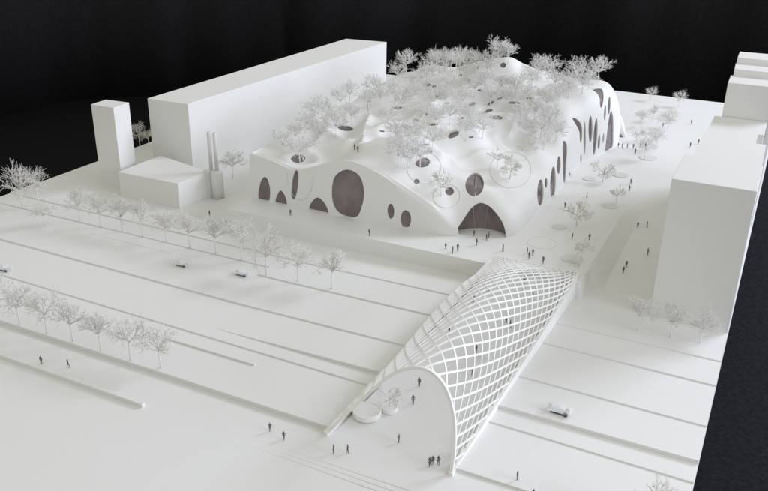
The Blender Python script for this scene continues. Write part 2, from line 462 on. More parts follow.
es = [e for e in bm_out.edges if e.is_boundary and min(v.co.z for v in e.verts) > 12]
if es: bmesh.ops.holes_fill(bm_out, edges=es, sides=0)
bmesh.ops.triangulate(bm_out, faces=bm_out.faces[:])
bmesh.ops.recalc_face_normals(bm_out, faces=bm_out.faces[:])
SHELL = BVHTree.FromBMesh(bm_out)
me_out = bpy.data.meshes.new('tmp'); bm_out.to_mesh(me_out); bm_out.free()
COL.append(([v.co.copy() for v in me_out.vertices], [tuple(p.vertices) for p in me_out.polygons]))
bpy.data.meshes.remove(me_out)

def ell(cx, cy, rx, ry, rot=0, n=26, flat=None):
    pts = []
    for k in range(n):
        a = 2*math.pi*k/n; x, y = rx*math.cos(a), ry*math.sin(a)
        if flat is not None: y = min(y, flat)
        c, s = math.cos(rot), math.sin(rot)
        pts.append((cx+x*c-y*s, cy+x*s+y*c))
    return pts
def smooth_poly(pts, n=34, it=2):
    """Catmull-Rom closed curve through pts"""
    P = [np.array(p, float) for p in pts]; m = len(P); out = []
    per = max(2, n//m)
    for i in range(m):
        a, b, c, d = P[i-1], P[i], P[(i+1) % m], P[(i+2) % m]
        for k in range(per):
            t = k/per
            out.append(.5*((2*b)+(-a+c)*t+(2*a-5*b+4*c-d)*t*t+(-a+3*b-3*c+d)*t**3))
    return [tuple(p) for p in out]
WIN = []    # outline in the photo's frame, how deep the pane sits, label
W = WIN.append
W((smooth_poly([(258, 198.7), (263.5, 200), (269, 200.9), (270.3, 190.4), (268, 180), (264.3, 177), (260.5, 181.5), (258.2, 190)]), .55, None))
W((smooth_poly([(275.0, 202.4), (281, 203.7), (286.8, 204.7), (285.5, 196.7), (280.8, 190.5), (276.6, 195.7)]), .55, None))
W((smooth_poly([(292.2, 179.4), (294.9, 171.2), (297.6, 170.8), (298.6, 176), (298, 186), (296, 196), (293.8, 199.5), (291.3, 196.7), (291.2, 188)]), .55, None))
W((smooth_poly([(308.9, 209), (318, 211.2), (328.2, 213.4), (325.2, 204), (318.2, 197.5), (312, 201.4)]), .55, None))
W((smooth_poly([(347.3, 169.5), (360, 176.4), (364.2, 192.7), (361.5, 207.7), (355.8, 217.3), (341.5, 215.2), (333.2, 206.5), (331, 191.4), (334.5, 176.4)]), .7, None))
W((ell(390.6, 211.4, 3.6, 7.6), .5, None))
W((ell(405.6, 219.4, 5.4, 9.2, 0, 30, 8.0), .5, None))
W((ell(298.2, 158.5, 7.2, 4.4, -.05), .5, None))
W((ell(474.5, 184.5, 9.2, 11.8, .12, 34), .6, 'round window with a pale mullion'))
for a in [(422.6, 162.4, 7.4, 5.0, -.2), (416.7, 181.3, 3.2, 2.5, .2), (449.5, 191, 4.4, 4.4, 0), (430.3, 151.7, 2.3, 1.3, -.2), (424, 144.7, 5.5, 1.0, -.1), (345.5, 128, 8, 2.8, .12),
          (405.5, 126.3, 6, 2, .12), (416, 120.3, 2.9, 1.9, .1), (432.5, 124.3, 6, 1.5, -.05), (397.5, 107.8, 6.5, 1.6, -.03), (436.5, 96, 2, 1.6, 0), (428, 85, 2.6, 1.6, -.2),
          (453.5, 134.5, 6, 2.8, -.5), (472, 104, 4.5, 1.9, -.1), (487, 111, 6, 1.8, -.25), (495.8, 117.2, 7, 2.3, .12), (490.5, 103, 4, 1.5, -.5), (500, 98, 4, 1.2, -.35),
          (514, 102.6, 6.4, 1.4, .05), (515.8, 105.9, 3, 1.0, .1), (503, 65, 3, 2.8, 0), (484.5, 73, 3.4, 1.7, 0), (460, 75, 2.3, 1.2, 0), (426.5, 114, 1.6, 1.6, 0), (434, 86.5, 2.2, 1.3, .1), (461, 118, 3, 1.2, -.1), (471, 137, 2.6, 1.0, 0), (480, 90, 2.6, 1.2, 0), (447, 103, 2.4, 1.1, 0), (409, 96, 2.6, 1.1, 0), (382, 131, 2.8, 1.1, .1), (468, 80, 2.5, 1.4, 0), (529, 98, 2.6, 1.0, 0)]:
    W((ell(*a, n=18), .4, None))
# right wall
W((ell(540.3, 192.5, 3.1, 13.2, .03), .5, None)); W((ell(546, 183, 1.35, 5, .02, 16), .5, None)); W((ell(552.8, 183, 2.7, 16.6, .04, 28), .5, None)); W((ell(558.7, 165, 1.9, 9, .03, 18), .5, None))
W((smooth_poly([(562.6, 142.5), (564.2, 140.8), (566, 142.5), (567, 148), (566.4, 160), (564.9, 181), (563.4, 181), (562.9, 165), (562.6, 152)]), .5, None))
W((ell(569.7, 177, 1.15, 4.6, .02, 14), .5, None))
W((smooth_poly([(572.2, 118.3), (576.7, 119), (581.3, 124.5), (582.2, 134.8), (580.8, 144), (579.8, 140), (579.2, 132), (576.3, 125.4)]), .5, None))
W((ell(584.6, 138, 1.1, 16.5, 0, 22), .5, None)); W((ell(590.4, 129, 2, 13.4, .01, 22), .5, None)); W((ell(595.2, 136.5, 1.9, 18.5, .07, 22), .5, None))
W((ell(598.9, 142, 1.2, 7.6, .06, 16), .5, None)); W((ell(580.9, 158.5, .8, 4.2, 0, 12), .5, None)); W((ell(603.3, 138, .8, 5, .06, 14), .5, None))
W((smooth_poly([(592.5, 89.8), (599.5, 88.2), (602.9, 91), (603.4, 99.5), (601.3, 107.6), (599.8, 104.8), (599.4, 98), (596.5, 92.8)]), .5, None))
W((ell(604.9, 113, 1, 8, .06, 16), .5, None)); W((ell(609, 105.5, 1.3, 9, .05, 16), .5, None))
W((smooth_poly([(611.2, 110.6), (613, 118), (613.2, 133), (612.6, 146), (609, 149.5), (605.2, 152.4), (605.4, 146), (607.5, 128), (609.3, 116)]), .5, 'tall arched opening at the rear corner'))
# entrance mouth
MOUTH = smooth_poly([(458, 229.5), (458.6, 226.5), (462.7, 220.4), (467.5, 213), (472.5, 207), (480, 202.9), (487.8, 205.3), (493, 209.7), (498.6, 216.4), (503.5, 225), (506.1, 236.5), (505.5, 245), (480, 240), (462, 236)], 56)

def project(pts):
    out = []
    cx = sum(p[0] for p in pts)/len(pts); cy = sum(p[1] for p in pts)/len(pts)
    for px, py in pts:
        loc = None
        for k in range(12):          # points that fall just beside the skin move towards the opening's middle
            w = 1-.06*k
            loc, nor, idx, dist = SHELL.ray_cast(CAM, ray(cx+(px-cx)*w, cy+(py-cy)*w))
            if loc is not None: break
        if loc is None:
            return None
        if nor.z < -.05: nor = -nor
        out.append((loc, nor))
    return out
def scaled(pts, s, add=0):
    cx = sum(p[0] for p in pts)/len(pts); cy = sum(p[1] for p in pts)/len(pts)
    return [(cx+(x-cx)*s, cy+(y-cy)*s) for x, y in pts]
root = empty('perforated_building', hom((-110, 285, 5), KB))
tag(root, 'large free form white building with dark rounded holes and roof trees', 'building')
rl = Vector(root.location)
cutV, cutF = [], []
panes = []
def avg_n(P): 
    n = Vector((0, 0, 0))
    for _, k in P: n += k
    return n.normalized()
def add_cutter(P, n, front, back):
    b0 = len(cutV); m = len(P)
    for loc, _ in P: cutV.append(loc+n*front)
    for loc, _ in P: cutV.append(loc-n*back)
    c0 = sum((Vector(cutV[b0+i]) for i in range(m)), Vector())/m
    cutF.append(tuple(range(b0, b0+m))); cutF.append(tuple(range(b0+2*m-1, b0+m-1, -1)))
    for i in range(m):
        j = (i+1) % m
        cutF.append((b0+j, b0+i, b0+m+i, b0+m+j))
def pane_mesh(pts, depth, expand):
    V, F = [], []; rings = [1.0*expand, .8, .55, .3]
    cx = sum(p[0] for p in pts)/len(pts); cy = sum(p[1] for p in pts)/len(pts)
    m = len(pts)
    base = project(pts); n = avg_n(base)
    area2 = sum(pts[i-1][0]*pts[i][1]-pts[i][0]*pts[i-1][1] for i in range(m))
    sg = 1 if area2 > 0 else -1
    grown = []
    for i in range(m):
        tx, ty = pts[(i+1) % m][0]-pts[i-1][0], pts[(i+1) % m][1]-pts[i-1][1]; l = math.hypot(tx, ty) or 1
        grown.append((pts[i][0]+sg*ty/l*.8, pts[i][1]-sg*tx/l*.8))
    for s in rings:
        P = project(grown if s > 1 else scaled(pts, s))
        if P is None: P = project(scaled(pts, min(s, 1.0)))
        for loc, k in P: V.append(loc-n*depth)
    P = project([(cx, cy)]); V.append(P[0][0]-n*depth)
    for r in range(len(rings)-1):
        for i in range(m):
            j = (i+1) % m; F.append((r*m+i, r*m+j, (r+1)*m+j, (r+1)*m+i))
    r = len(rings)-1
    for i in range(m): F.append((r*m+i, r*m+(i+1) % m, len(V)-1))
    return V, F, n
for pts, dep, lab in WIN:
    P = project(pts)
    if P is None: continue
    n = avg_n(P)
    add_cutter(P, n, 2.6, 2.6)
    V, F, n = pane_mesh(pts, dep, 1.13)
    o = link_mesh('window', [v-rl for v in V], F, M['glass'], root, True)
    if lab: o['label'] = lab
    panes.append(o)
# mouth: outline pulled onto the shell, continuing below ground
mp = []
for px, py in MOUTH:
    loc, nor, i, d = SHELL.ray_cast(CAM, ray(px, py))
    g = at(px, py, 7.5)
    if py > 228.8 and (px < 505 and px > 458.5 or py > 237): loc = None
    if loc is None or loc.z < 7.6: loc = Vector((g.x, g.y, 5.8))
    mp.append(loc)
nm = Vector((.42, -.9, 0)).normalized()
b0 = len(cutV); m = len(mp)
for p in mp: cutV.append(p+nm*3.0)
for p in mp: cutV.append(p-nm*14.0)
cutF.append(tuple(range(b0, b0+m))); cutF.append(tuple(range(b0+2*m-1, b0+m-1, -1)))
for i in range(m): cutF.append((b0+(i+1) % m, b0+i, b0+m+i, b0+m+(i+1) % m))
# cut the holes
shell_bm = merge_shell()
for v in shell_bm.verts: v.co -= rl
shell = bm_obj('shell', shell_bm, M['shell'], root, True)
bmc = bmesh.new()
vs = [bmc.verts.new(Vector(v)-rl) for v in cutV]
for f in cutF: bmc.faces.new([vs[i] for i in f])
bmesh.ops.triangulate(bmc, faces=bmc.faces[:])
cut = bm_obj('cutter', bmc, None, root)
bpy.context.view_layer.update()
md = shell.modifiers.new('holes', 'BOOLEAN'); md.operation = 'DIFFERENCE'; md.object = cut; md.solver = 'EXACT'; md.use_self = True
dg = bpy.context.evaluated_depsgraph_get(); dg.update()
nme = bpy.data.meshes.new_from_object(shell.evaluated_get(dg))
print('SHELL polys before', len(shell.data.polygons), 'after', len(nme.polygons))
shell.modifiers.clear(); old = shell.data; shell.data = nme; bpy.data.meshes.remove(old)
bpy.data.objects.remove(cut, do_unlink=True)
nme.name = 'shell'
b2 = bmesh.new(); b2.from_mesh(nme)
for f in b2.faces: f.smooth = True
for e in b2.edges: e.smooth = not (len(e.link_faces) == 2 and e.calc_face_angle(0) > math.radians(38))
b2.to_mesh(nme); b2.free()
if not nme.materials: nme.materials.append(M['shell'])

# entrance glazing: curved glass wall standing back from the mouth, on the plaza floor
chord = [(456.5, 231.6), (459.6, 230.6), (467, 229.2), (475.3, 228.7), (481.5, 228.8), (487.8, 229.5), (495, 231), (502, 233.2), (507, 235.5)]
gl = []
for px, py in chord:
    g = at(px, py, 7.5); gl.append(g)
UP = [(457.3, 230.5), (458.4, 226.5), (462.4, 220), (467.2, 212.8), (472.3, 206.8), (480, 202.5), (487.9, 204.9), (493.3, 209.4), (499, 216.1), (504, 224.8), (506.6, 236)]
V, F = [], []
nb = 40
def along(P, t):
    c = [0]
    for a_, b_ in zip(P, P[1:]): c.append(c[-1]+math.hypot(b_[0]-a_[0], b_[1]-a_[1]))
    return (np.interp(t*c[-1], c, [p[0] for p in P]), np.interp(t*c[-1], c, [p[1] for p in P]))
for k in range(nb+1):
    t = k/nb
    cx_, cy_ = along(chord, t); lo_ = at(cx_, cy_, 7.3)
    ux, uy = along(UP, t); hi_, nn_, i, d = SHELL.ray_cast(CAM, ray(ux, uy))
    if hi_ is None: hi_ = lo_+Vector((0, 0, .3))
    hi_ = hi_+Vector((-.15, .7, -.25))
    for h in (0, .25, .5, .75, 1): V.append(lo_.lerp(hi_, h)+Vector((-.2, .5, 0))*math.sin(h*math.pi)-rl)
for i in range(nb):
    for k in range(4): F.append((i*5+k, (i+1)*5+k, (i+1)*5+k+1, i*5+k+1))
o = link_mesh('entrance_glazing', V, F, M['glass'], root, True); o['label'] = 'dark glass wall filling the wide arched entrance'
for q, rr in ((14, .10), (22, .07)):
    vv, ff = [], []
    tube(vv, ff, [V[q*5+h]+Vector((.05, -.18, .05)) for h in range(5)], [rr]*5, 6)
    link_mesh('mullion', vv, ff, M['ring'], root)
P = project([(476.2, 173.8), (475.8, 184), (475, 195.5)])
vv, ff = [], []; tube(vv, ff, [p-nn*.45-rl for p, nn in P], [.16]*3, 6); link_mesh('mullion', vv, ff, M['ring'], root)
# thin planting circles on the skin
for cx, cy, rx, ry in ((510.5, 170, 20.5, 18), (446.5, 196, 13.5, 12), (424, 168, 17, 16), (301, 175, 13, 25)):
    pts = ell(cx, cy, rx, ry, 0, 60); vv, ff = [], []; run = []
    if cx < 310: pts = [p for p in pts if p[1] > 172][:-1]       # only the part hanging over the facade shows
    for px, py in (pts if cx < 310 else pts+pts[:1]):
        loc, nor, i, d = SHELL.ray_cast(CAM, ray(px, py))
        if loc is None: continue
        if nor.z < 0 and abs(nor.z) > .02: nor = -nor
        if run and (run[-1]+rl-loc).length > 6:
            if len(run) > 3: tube(vv, ff, run, [.075]*len(run), 5)
            run = []
        run.append(loc+nor*.05-rl)
    if len(run) > 3: tube(vv, ff, run, [.075]*len(run), 5)
    link_mesh('planting_ring', vv, ff, M['disc'], root, True)
# rear buttress fin
bm = bmesh.new()
fin = [(-4.6, -.4), (2.4, -.4), (2.7, .5), (1.5, 1.9), (.8, 4.6), (-.2, 7.4), (-1.8, 9.6), (-4.6, 10.6)]
b = at(620.5, 137, 7.5)
for s in (0, 1):
    for x, z in fin: bm.verts.new((b.x+x-.6, b.y+s*3.4, b.z+z-.2))
bm.verts.ensure_lookup_table(); nf = len(fin)
bm.faces.new(bm.verts[:nf][::-1]); bm.faces.new(bm.verts[nf:])
for i in range(nf): bm.faces.new((bm.verts[i], bm.verts[(i+1) % nf], bm.verts[nf+(i+1) % nf], bm.verts[nf+i]))
bmesh.ops.bevel(bm, geom=[e for e in bm.edges], offset=.35, segments=2, affect='EDGES')
for v in bm.verts: v.co -= rl
bm_obj('buttress', bm, M['shell'], root, True)
bm = bmesh.new(); vs = [bm.verts.new((b.x+x-.6, b.y-.03, b.z+z-.2)) for x, z in ((-.9, .2), (1.5, .2), (1.5, .7), (.1, 1.6), (-.4, 4.2), (-.9, 6.2))]
f = bm.faces.new(vs); r_ = bmesh.ops.extrude_face_region(bm, geom=[f]); bmesh.ops.translate(bm, verts=[v for v in r_['geom'] if isinstance(v, bmesh.types.BMVert)], vec=(0, .2, 0))
for v in bm.verts: v.co -= rl
bm_obj('window', bm, M['glass'], root)

# ------------------------------------------------------------------ the lattice canopy
Y0, Y1c = 116.0, 200.7
ARCH = np.array([(-68.8, .0), (-66.3, 3.6), (-63.8, 6.9), (-61, 10.6), (-58.4, 13.8), (-55, 18), (-51.4, 20.5), (-48.4, 21.6), (-45.5, 20.4), (-43.4, 17.2), (-42.1, 12.2), (-41.75, 5.7), (-42.2, .0)])
# resampled and smoothed
_c = np.append(0, np.cumsum(np.hypot(*(ARCH[1:]-ARCH[:-1]).T)))
_t = np.linspace(0, _c[-1], 161)
ARCH = np.array([np.interp(_t, _c, ARCH[:, 0]), np.interp(_t, _c, ARCH[:, 1])]).T
for _ in range(60):
    A2 = ARCH.copy(); A2[1:-1] = (ARCH[:-2]+2*ARCH[1:-1]+ARCH[2:])/4; ARCH = A2
_cum = np.append(0, np.cumsum(np.hypot(*(ARCH[1:]-ARCH[:-1]).T))); _cum /= _cum[-1]
def arch_pt(u):      # u from right foot (0) to left foot (1)
    s = 1-u
    return np.interp(s, _cum, (ARCH[:, 0]+68.8)/(68.8-42.2)), np.interp(s, _cum, ARCH[:, 1]/21.6)
def canopy(u, v):
    xn, zn = arch_pt(u)
    a = math.pi*(1-u)
    # farther back the section turns into an even, flatter arch
    xe = .5-.5*math.cos(a); xe = xe; ze = math.sin(a)**.85 if 0 < u < 1 else 0
    w = sstep(0, .75, v)*.85
    xn = xn*(1-w)+xe*w; zn = zn*(1-w)+ze*w
    xl = -68.8+(-63.6+68.8)*v; xr = -42.2+(-40.1+42.2)*v
    h = 21.6*(1-v**2.0)**1.05*(1-.10*math.sin(math.pi*v))
    y = Y0+(Y1c-Y0)*v
    return hom((xl+(xr-xl)*xn, y, 6*v+h*zn+.35), 1-.016*v)
can = empty('lattice_canopy', (-54, 158, 0)); cl = Vector(can.location)
tag(can, 'white woven lattice canopy arching over the ramp to the plaza', 'canopy')
def bar(name, pts, w, d, mat, upf=None):
    """flat bar along pts, wide w across, deep d along the surface normal"""
    V, F = [], []
    m = len(pts)
    for i, (p, n) in enumerate(pts):
        t = (pts[min(i+1, m-1)][0]-pts[max(i-1, 0)][0]).normalized()
        s = t.cross(n).normalized()
        for a, b in ((-.5, .5), (.5, .5), (.5, -.5), (-.5, -.5)): V.append(p+s*(a*w)+n*(b*d)-cl)
    for i in range(m-1):
        for k in range(4): F.append((i*4+k, i*4+(k+1) % 4, (i+1)*4+(k+1) % 4, (i+1)*4+k))
    F.append((3, 2, 1, 0)); F.append(tuple((m-1)*4+k for k in range(4)))
    return link_mesh(name, V, F, mat, can)
def cn(u, v):
    e = .02
    a = canopy(min(1, u+e), v)-canopy(max(0, u-e), v); b = canopy(u, min(1, v+e))-canopy(u, max(0, v-e))
    n = b.cross(a)
    n = n.normalized() if n.length > 1e-9 else Vector((0, 0, 1))
    return n if n.z > -0.3 else -n
def lattice_line(v0, slope, off, w=.40, dp=.22):
    ua, ub = sorted(((0-v0)/slope, (1-v0)/slope)); ua, ub = max(0, ua), min(1, ub)
    if ub-ua < .03: return
    m = max(6, int(64*(ub-ua))); pts = []
    for k in range(m+1):
        u = ua+(ub-ua)*k/m; v = min(1, max(0, v0+slope*u)); n = cn(u, v); pts.append((canopy(u, v)+n*off, n))
    bar('rib', pts, w, dp, M['lattice'])
kV, kH = .80, -1.48
for i in range(-15, 19): lattice_line(i*.057+.012, kV, 0.0, .34, .20)
for i in range(1, 35): lattice_line(i*.072+.01, kH, .05)
# front arch and rear rim
bar('arch', [(canopy(k/70, 0.0)+Vector((0, -.25, 0)), cn(k/70, .004)) for k in range(71)], .6, .6, M['lattice'])
bar('rear_rim', [(canopy(k/40, 1.0), Vector((0, 0, 1))) for k in range(41)], .6, .5, M['lattice'])
# edge beams
for side, name in ((0, 'edge_beam'), (1, 'edge_beam')):
    V, F = [], []; n = 24
    for k in range(n+1):
        v = k/n; c = canopy(side, v); sg = 1 if side == 0 else -1
        v = v*.955; c = canopy(side, v)
        y = c.y-(.9 if k == 0 else 0)
        zt, zb = c.z+.75, (-.01 if v < .9 else -.01+(v-.9)*60)
        for x, z in ((c.x-.35*sg, zt), (c.x+.5*sg, zt), (c.x+.5*sg, zb), (c.x-.35*sg, zb)): V.append(Vector((x, y, z))-cl)
    for k in range(n):
        for q in range(4): F.append((k*4+q, k*4+(q+1) % 4, (k+1)*4+(q+1) % 4, (k+1)*4+q))
    F.append((0, 1, 2, 3)); F.append(tuple(n*4+q for q in (3, 2, 1, 0)))
    bmx = bmesh.new(); vs = [bmx.verts.new(v) for v in V]
    for f in F: bmx.faces.new([vs[i] for i in f])
    bm_obj(name, bmx, M['lattice'], can)
c = canopy(0, .992)
bm = bmesh.new(); box(bm, c.x-.45-cl.x, c.x+.5-cl.x, c.y-.5-cl.y, c.y+.5-cl.y, 1.5, c.z-.6); bm_obj('post', bm, M['lattice'], can)
# ramp inside, rising from the forecourt to the plaza
bm = bmesh.new()
R0 = []
for k in range(13):
    v = k/12; a = canopy(1, v); b_ = canopy(0, v); z = a.z-.35
    z = max(.07, 7.45*sstep(-.15, 1.12, v)-.2) if v > .02 else .02
    R0.append([bm.verts.new(p) for p in ((a.x+1.0, a.y, z), (b_.x-1.0, b_.y, z), (b_.x-1.0, b_.y, -.01), (a.x+1.0, a.y, -.01))])
for a, b_ in zip(R0, R0[1:]):
    for q in range(4): bm.faces.new((a[q], a[(q+1) % 4], b_[(q+1) % 4], b_[q]))
bm.faces.new(R0[0]); bm.faces.new(R0[-1][::-1])
structure('ramp', bm, M['ground'])
# small bright acrylic escalator panel seen through the lattice
# ------------------------------------------------------------------ collision tree
allV, allF = [], []
for V, F in COL:
    b0 = len(allV); allV += V; allF += [tuple(i+b0 for i in f) for f in F]
BVH = BVHTree.FromPolygons(allV, allF)
def hit(px, py):
    loc, nor, i, d = BVH.ray_cast(CAM, ray(px, py))
    if loc is None: print('MISS', px, py, at(px, py, 1.6))
    return loc if loc is not None else at(px, py, 0)
def drop(x, y):
    loc, nor, i, d = BVH.ray_cast(Vector((x, y, 300)), Vector((0, 0, -1)))
    return loc

q = hit(483, 357)
esc = empty('glass_panel', q); tag(esc, 'small clear glass panel on the ramp seen through the lattice', 'glass panel')
bm = bmesh.new(); box(bm, -1.5, 1.5, -.12, .12, 0, 4.2); bmesh.ops.bevel(bm, geom=bm.edges[:], offset=.05, segments=1, affect='EDGES'); bm_obj('pane', bm, M['acrylic'], esc)
bm = bmesh.new(); box(bm, -1.7, 1.7, -.3, .3, -.1, .25); bm_obj('foot', bm, M['lattice'], esc)

# planters in the mouth of the canopy
def planter(px, py, r, h, label, group=None):
    q = hit(px, py)
    t = empty('round_planter', q); tag(t, label, 'planter', 'round planters under the canopy')
    bm = bmesh.new(); lathe(bm, [(r*.97, -.05), (r, .1), (r, h-.1), (r-.1, h), (r*.90, h), (r*.88, h-.16)], 48); bm_obj('rim', bm, M['lattice'], t, False)
    bm = bmesh.new(); lathe(bm, [(r*.875, h-.5), (r*.875, h-.12), (.05, h-.1)], 40); bm_obj('top_plate', bm, M['plaza'], t)
    return t, q
planter(367, 414.5, 3.0, 1.25, 'wider of two round white planters just inside the canopy mouth')
_, qs = planter(389.5, 410, 1.7, 1.0, 'smaller round white planter holding a tiny wire tree')

# plaza discs and paving ring
def disc(px, py, rx, label, h=.22):
    q = hit(px, py); r = rx/3.0
    bm = bmesh.new(); lathe(bm, [(r, 0), (r, h*.6), (r*.96, h)], 40)
    o = bm_obj('paving_disc', bm, M['disc']); o.location = q+Vector((0, 0, .004)); tag(o, label, 'disc', 'flat grey discs set on the plaza'); return o
disc(559, 227, 6.5, 'flat grey disc on the plaza left of the second street tree')
disc(589, 179, 7, 'flat grey disc close beside the slotted right wall')
disc(620, 175, 9, 'broad flat disc in the middle of the side plaza')
disc(610, 206, 8, 'flat grey disc near the plaza tree above the sunken path')
disc(648, 158, 11, 'broad flat grey disc farthest back on the side plaza')
disc(572, 259, 9, 'flat grey disc next to the canopy rear corner')
q = hit(542, 243)
bm = bmesh.new(); n = 64
for k in range(n):
    a = 2*math.pi*k/n
    for r, z in ((4.1, .0), (4.1, .07), (4.3, .07), (4.3, .0)): bm.verts.new((r*math.cos(a), r*math.sin(a), z))
bm.verts.ensure_lookup_table()
for k in range(n):
    for j in range(4): bm.faces.new([bm.verts[i] for i in (k*4+j, k*4+(j+1) % 4, ((k+1) % n)*4+(j+1) % 4, ((k+1) % n)*4+j)])
o = bm_obj('paving_ring', bm, M['disc']); o.location = q+Vector((0, 0, -.02)); tag(o, 'thin circle inlaid in the plaza before the arched entrance', 'ring')

# ------------------------------------------------------------------ wire trees
def tree_meshes(seed, H, crown_w, fork, limbs=7, r0=.17, tw=.055, flat=.8, depth=4):
    rnd = random.Random(seed)
    tv, tf, cv, cf = [], [], [], []
    top = H*fork
    lean = Vector((rnd.uniform(-.04, .04)*H, rnd.uniform(-.04, .04)*H, top))
    tube(tv, tf, [Vector((0, 0, -.3)), Vector((lean.x*.3, lean.y*.3, top*.5)), lean], [r0, r0*.85, r0*.7], 6)
    def grow(p, d, ln, r, lev):
        d = d.normalized()
        mid = p+d*ln*.5+Vector((rnd.uniform(-1, 1), rnd.uniform(-1, 1), rnd.uniform(-1, 1)))*ln*.08
        end = p+d*ln+Vector((rnd.uniform(-1, 1), rnd.uniform(-1, 1), rnd.uniform(-.6, 1)))*ln*.12
        tube(cv, cf, [p, mid, end], [r, r*.85, r*.7], 3)
        if lev == 0: return
        k = rnd.choice((3, 3, 4)) if lev > 1 else rnd.choice((3, 4, 5))
        for i in range(k):
            nd = d+Vector((rnd.gauss(0, .65), rnd.gauss(0, .65), rnd.gauss(.10, .45)))
            st = mid if (i == 0 and lev > 1) else p.lerp(end, rnd.uniform(.65, 1))
            grow(st, nd, ln*rnd.uniform(.58, .85), max(tw*.8, r*.68), lev-1)
    for i in range(limbs):
        a = 2*math.pi*(i+rnd.uniform(-.3, .3))/limbs
        el = rnd.uniform(.25, 1.2)
        d = Vector((math.cos(a)*math.cos(el)*crown_w, math.sin(a)*math.cos(el)*crown_w, math.sin(el)*flat))
        st = lean*rnd.uniform(.86, 1.0)
        grow(st, d, (H-top)*rnd.uniform(.30, .44), r0*.55, depth-1)
    # scale crown so the tree is really H high
    mz = max(v.z for v in cv); k = (H-top)/(mz-top)
    for v in cv:
        v.z = top+(v.z-top)*k
        v.x *= min(1.1, k); v.y *= min(1.1, k)
    return tv, tf, cv, cf
PROTO = {}
def proto(kind, seed, H, *a, wire='wire', trunk='trunk', **kw):
    tv, tf, cv, cf = tree_meshes(seed, H, *a, **kw)
    t = empty('wire_tree', (0, 0, 0))
    link_mesh('trunk', tv, tf, M[trunk], t, True)
    link_mesh('crown', cv, cf, M[wire], t, True)
    PROTO.setdefault(kind, []).append([t, False])
for s in range(4): proto('street', 10+s, 11.5, .66, .44, wire='wire', r0=.19, tw=.036, depth=4, limbs=10)
for s in range(5): proto('roof', 40+s, 9.8, .98, .38, wire='wire_light', trunk='wire_light', r0=.17, limbs=10, flat=.85, tw=.042, depth=4)
for s in range(2): proto('open', 70+s, 8.2, 1.25, .40, wire='wire', trunk='wire', r0=.13, limbs=6, tw=.05, depth=4)
rt = random.Random(3)
def place_tree(kind, loc, label, group, scale=1.0, which=None):
    P = PROTO[kind]; e = P[rt.randrange(len(P)) if which is None else which]
    if not e[1]: t = e[0]; e[1] = True
    else: t = copy_tree(e[0])
    t.location = loc; s = scale*rt.uniform(.93, 1.07); t.scale = (s*rt.uniform(.94, 1.06), s, s); t.rotation_euler = (0, 0, rt.uniform(0, 6.28))
    tag(t, label, 'tree', group); return t
ORD = ['first', 'second', 'third', 'fourth', 'fifth', 'sixth', 'seventh', 'eighth', 'ninth', 'tenth', 'eleventh', 'twelfth', 'thirteenth']
row1 = [(22.7, 208, 1.2), (39, 205, 1.0), (80, 221, .95), (101, 227, .92), (122.5, 231.5, .95), (143, 237.5, .9), (166.5, 241.5, .85), (190, 248, .95), (216, 253.5, 1.0), (241.8, 261, 1.05), (266.5, 275, 1.08), (298, 281.5, .95), (331.6, 289, .95)]
for i, (px, py, s) in enumerate(row1):
    place_tree('street', hit(px, py), ('big bushy wire tree at the left end of the middle row, against the black cloth' if i == 0 else f'{ORD[i]} tree from the left in the middle row of wire trees by the footway'), 'middle row of street trees', s*1.15)
q = hit(45, 226); place_tree('street', q, 'low short wire tree in front of the left end of the middle row', 'middle row of street trees', .72)
row2 = [(-8, 316, 1.0), (20, 325, .95), (47, 333.5, 1.0), (73, 341.4, 1.02), (101, 350.8, .95), (130.6, 360.2, .98), (161, 368, .9)]
for i, (px, py, s) in enumerate(row2):
    place_tree('street', hit(px, py), f'{ORD[i]} tree from the left in the front row of wire trees', 'front row of street trees', s*1.1)
row3 = [(637, 330.5, 'left'), (670, 337, 'middle'), (700, 343, 'right')]
for px, py, w in row3:
    place_tree('street', hit(px, py), f'{w} one of three wire trees before the big right block', 'street trees before the right block', .8)
place_tree('street', hit(651, 529), 'wire tree cut off by the bottom edge of the photo, right of the canopy', None, .9)
place_tree('open', Vector(qs)+Vector((0, 0, .8)), 'tiny bare wire tree growing from the smaller round planter', None, .62, 0)
pz = [(576.5, 226, 1.05, 'full round wire tree on the plaza beside the slotted wall'), (581, 260, .9, 'wire tree on the plaza nearest the canopy rear corner'), (574, 272, .5, 'small wire tree standing just behind the canopy rear corner'),
      (602.5, 182, .95, 'wire tree with a dark figure at its trunk on the side plaza'), (616, 203, .85, 'thin wire tree on the side plaza near the sunken path'),
      (644, 160, 1.1, 'wire tree rising from the broad far disc of the plaza'), (655, 150, 1.0, 'right neighbour of the wire tree on the far plaza disc'), (664, 133, 1.0, 'hazy wire tree far back on the plaza, right of the arched corner'),
      (650, 101, .85, 'wire tree at the far board edge against the black cloth'), (678, 107, .95, 'second wire tree at the far board edge, nearer the stepped blocks'), (233, 178, .95, 'faint wire tree in the gap between chimney pipes and facade'),
      (641, 128, 1.0, 'wire tree in the far passage nearest the arched rear corner'), (652, 122, .95, 'wire tree in the far passage between two others, below the board edge'), (668, 128, 1.0, 'wire tree in the far passage right of the dark figure'), (636, 141, .9, 'low wire tree beside the line of figures at the rear corner'),
      (140, 146, 1.0, 'wire tree seen in the gap between slim tower and slab block'), (149, 147, .8, 'smaller wire tree half hidden by the slab block corner')]
for px, py, s, lab in pz:
    place_tree('open' if px < 640 and px > 300 else 'street', hit(px, py), lab, 'trees around the plaza', s*(.95 if px < 640 else .8))
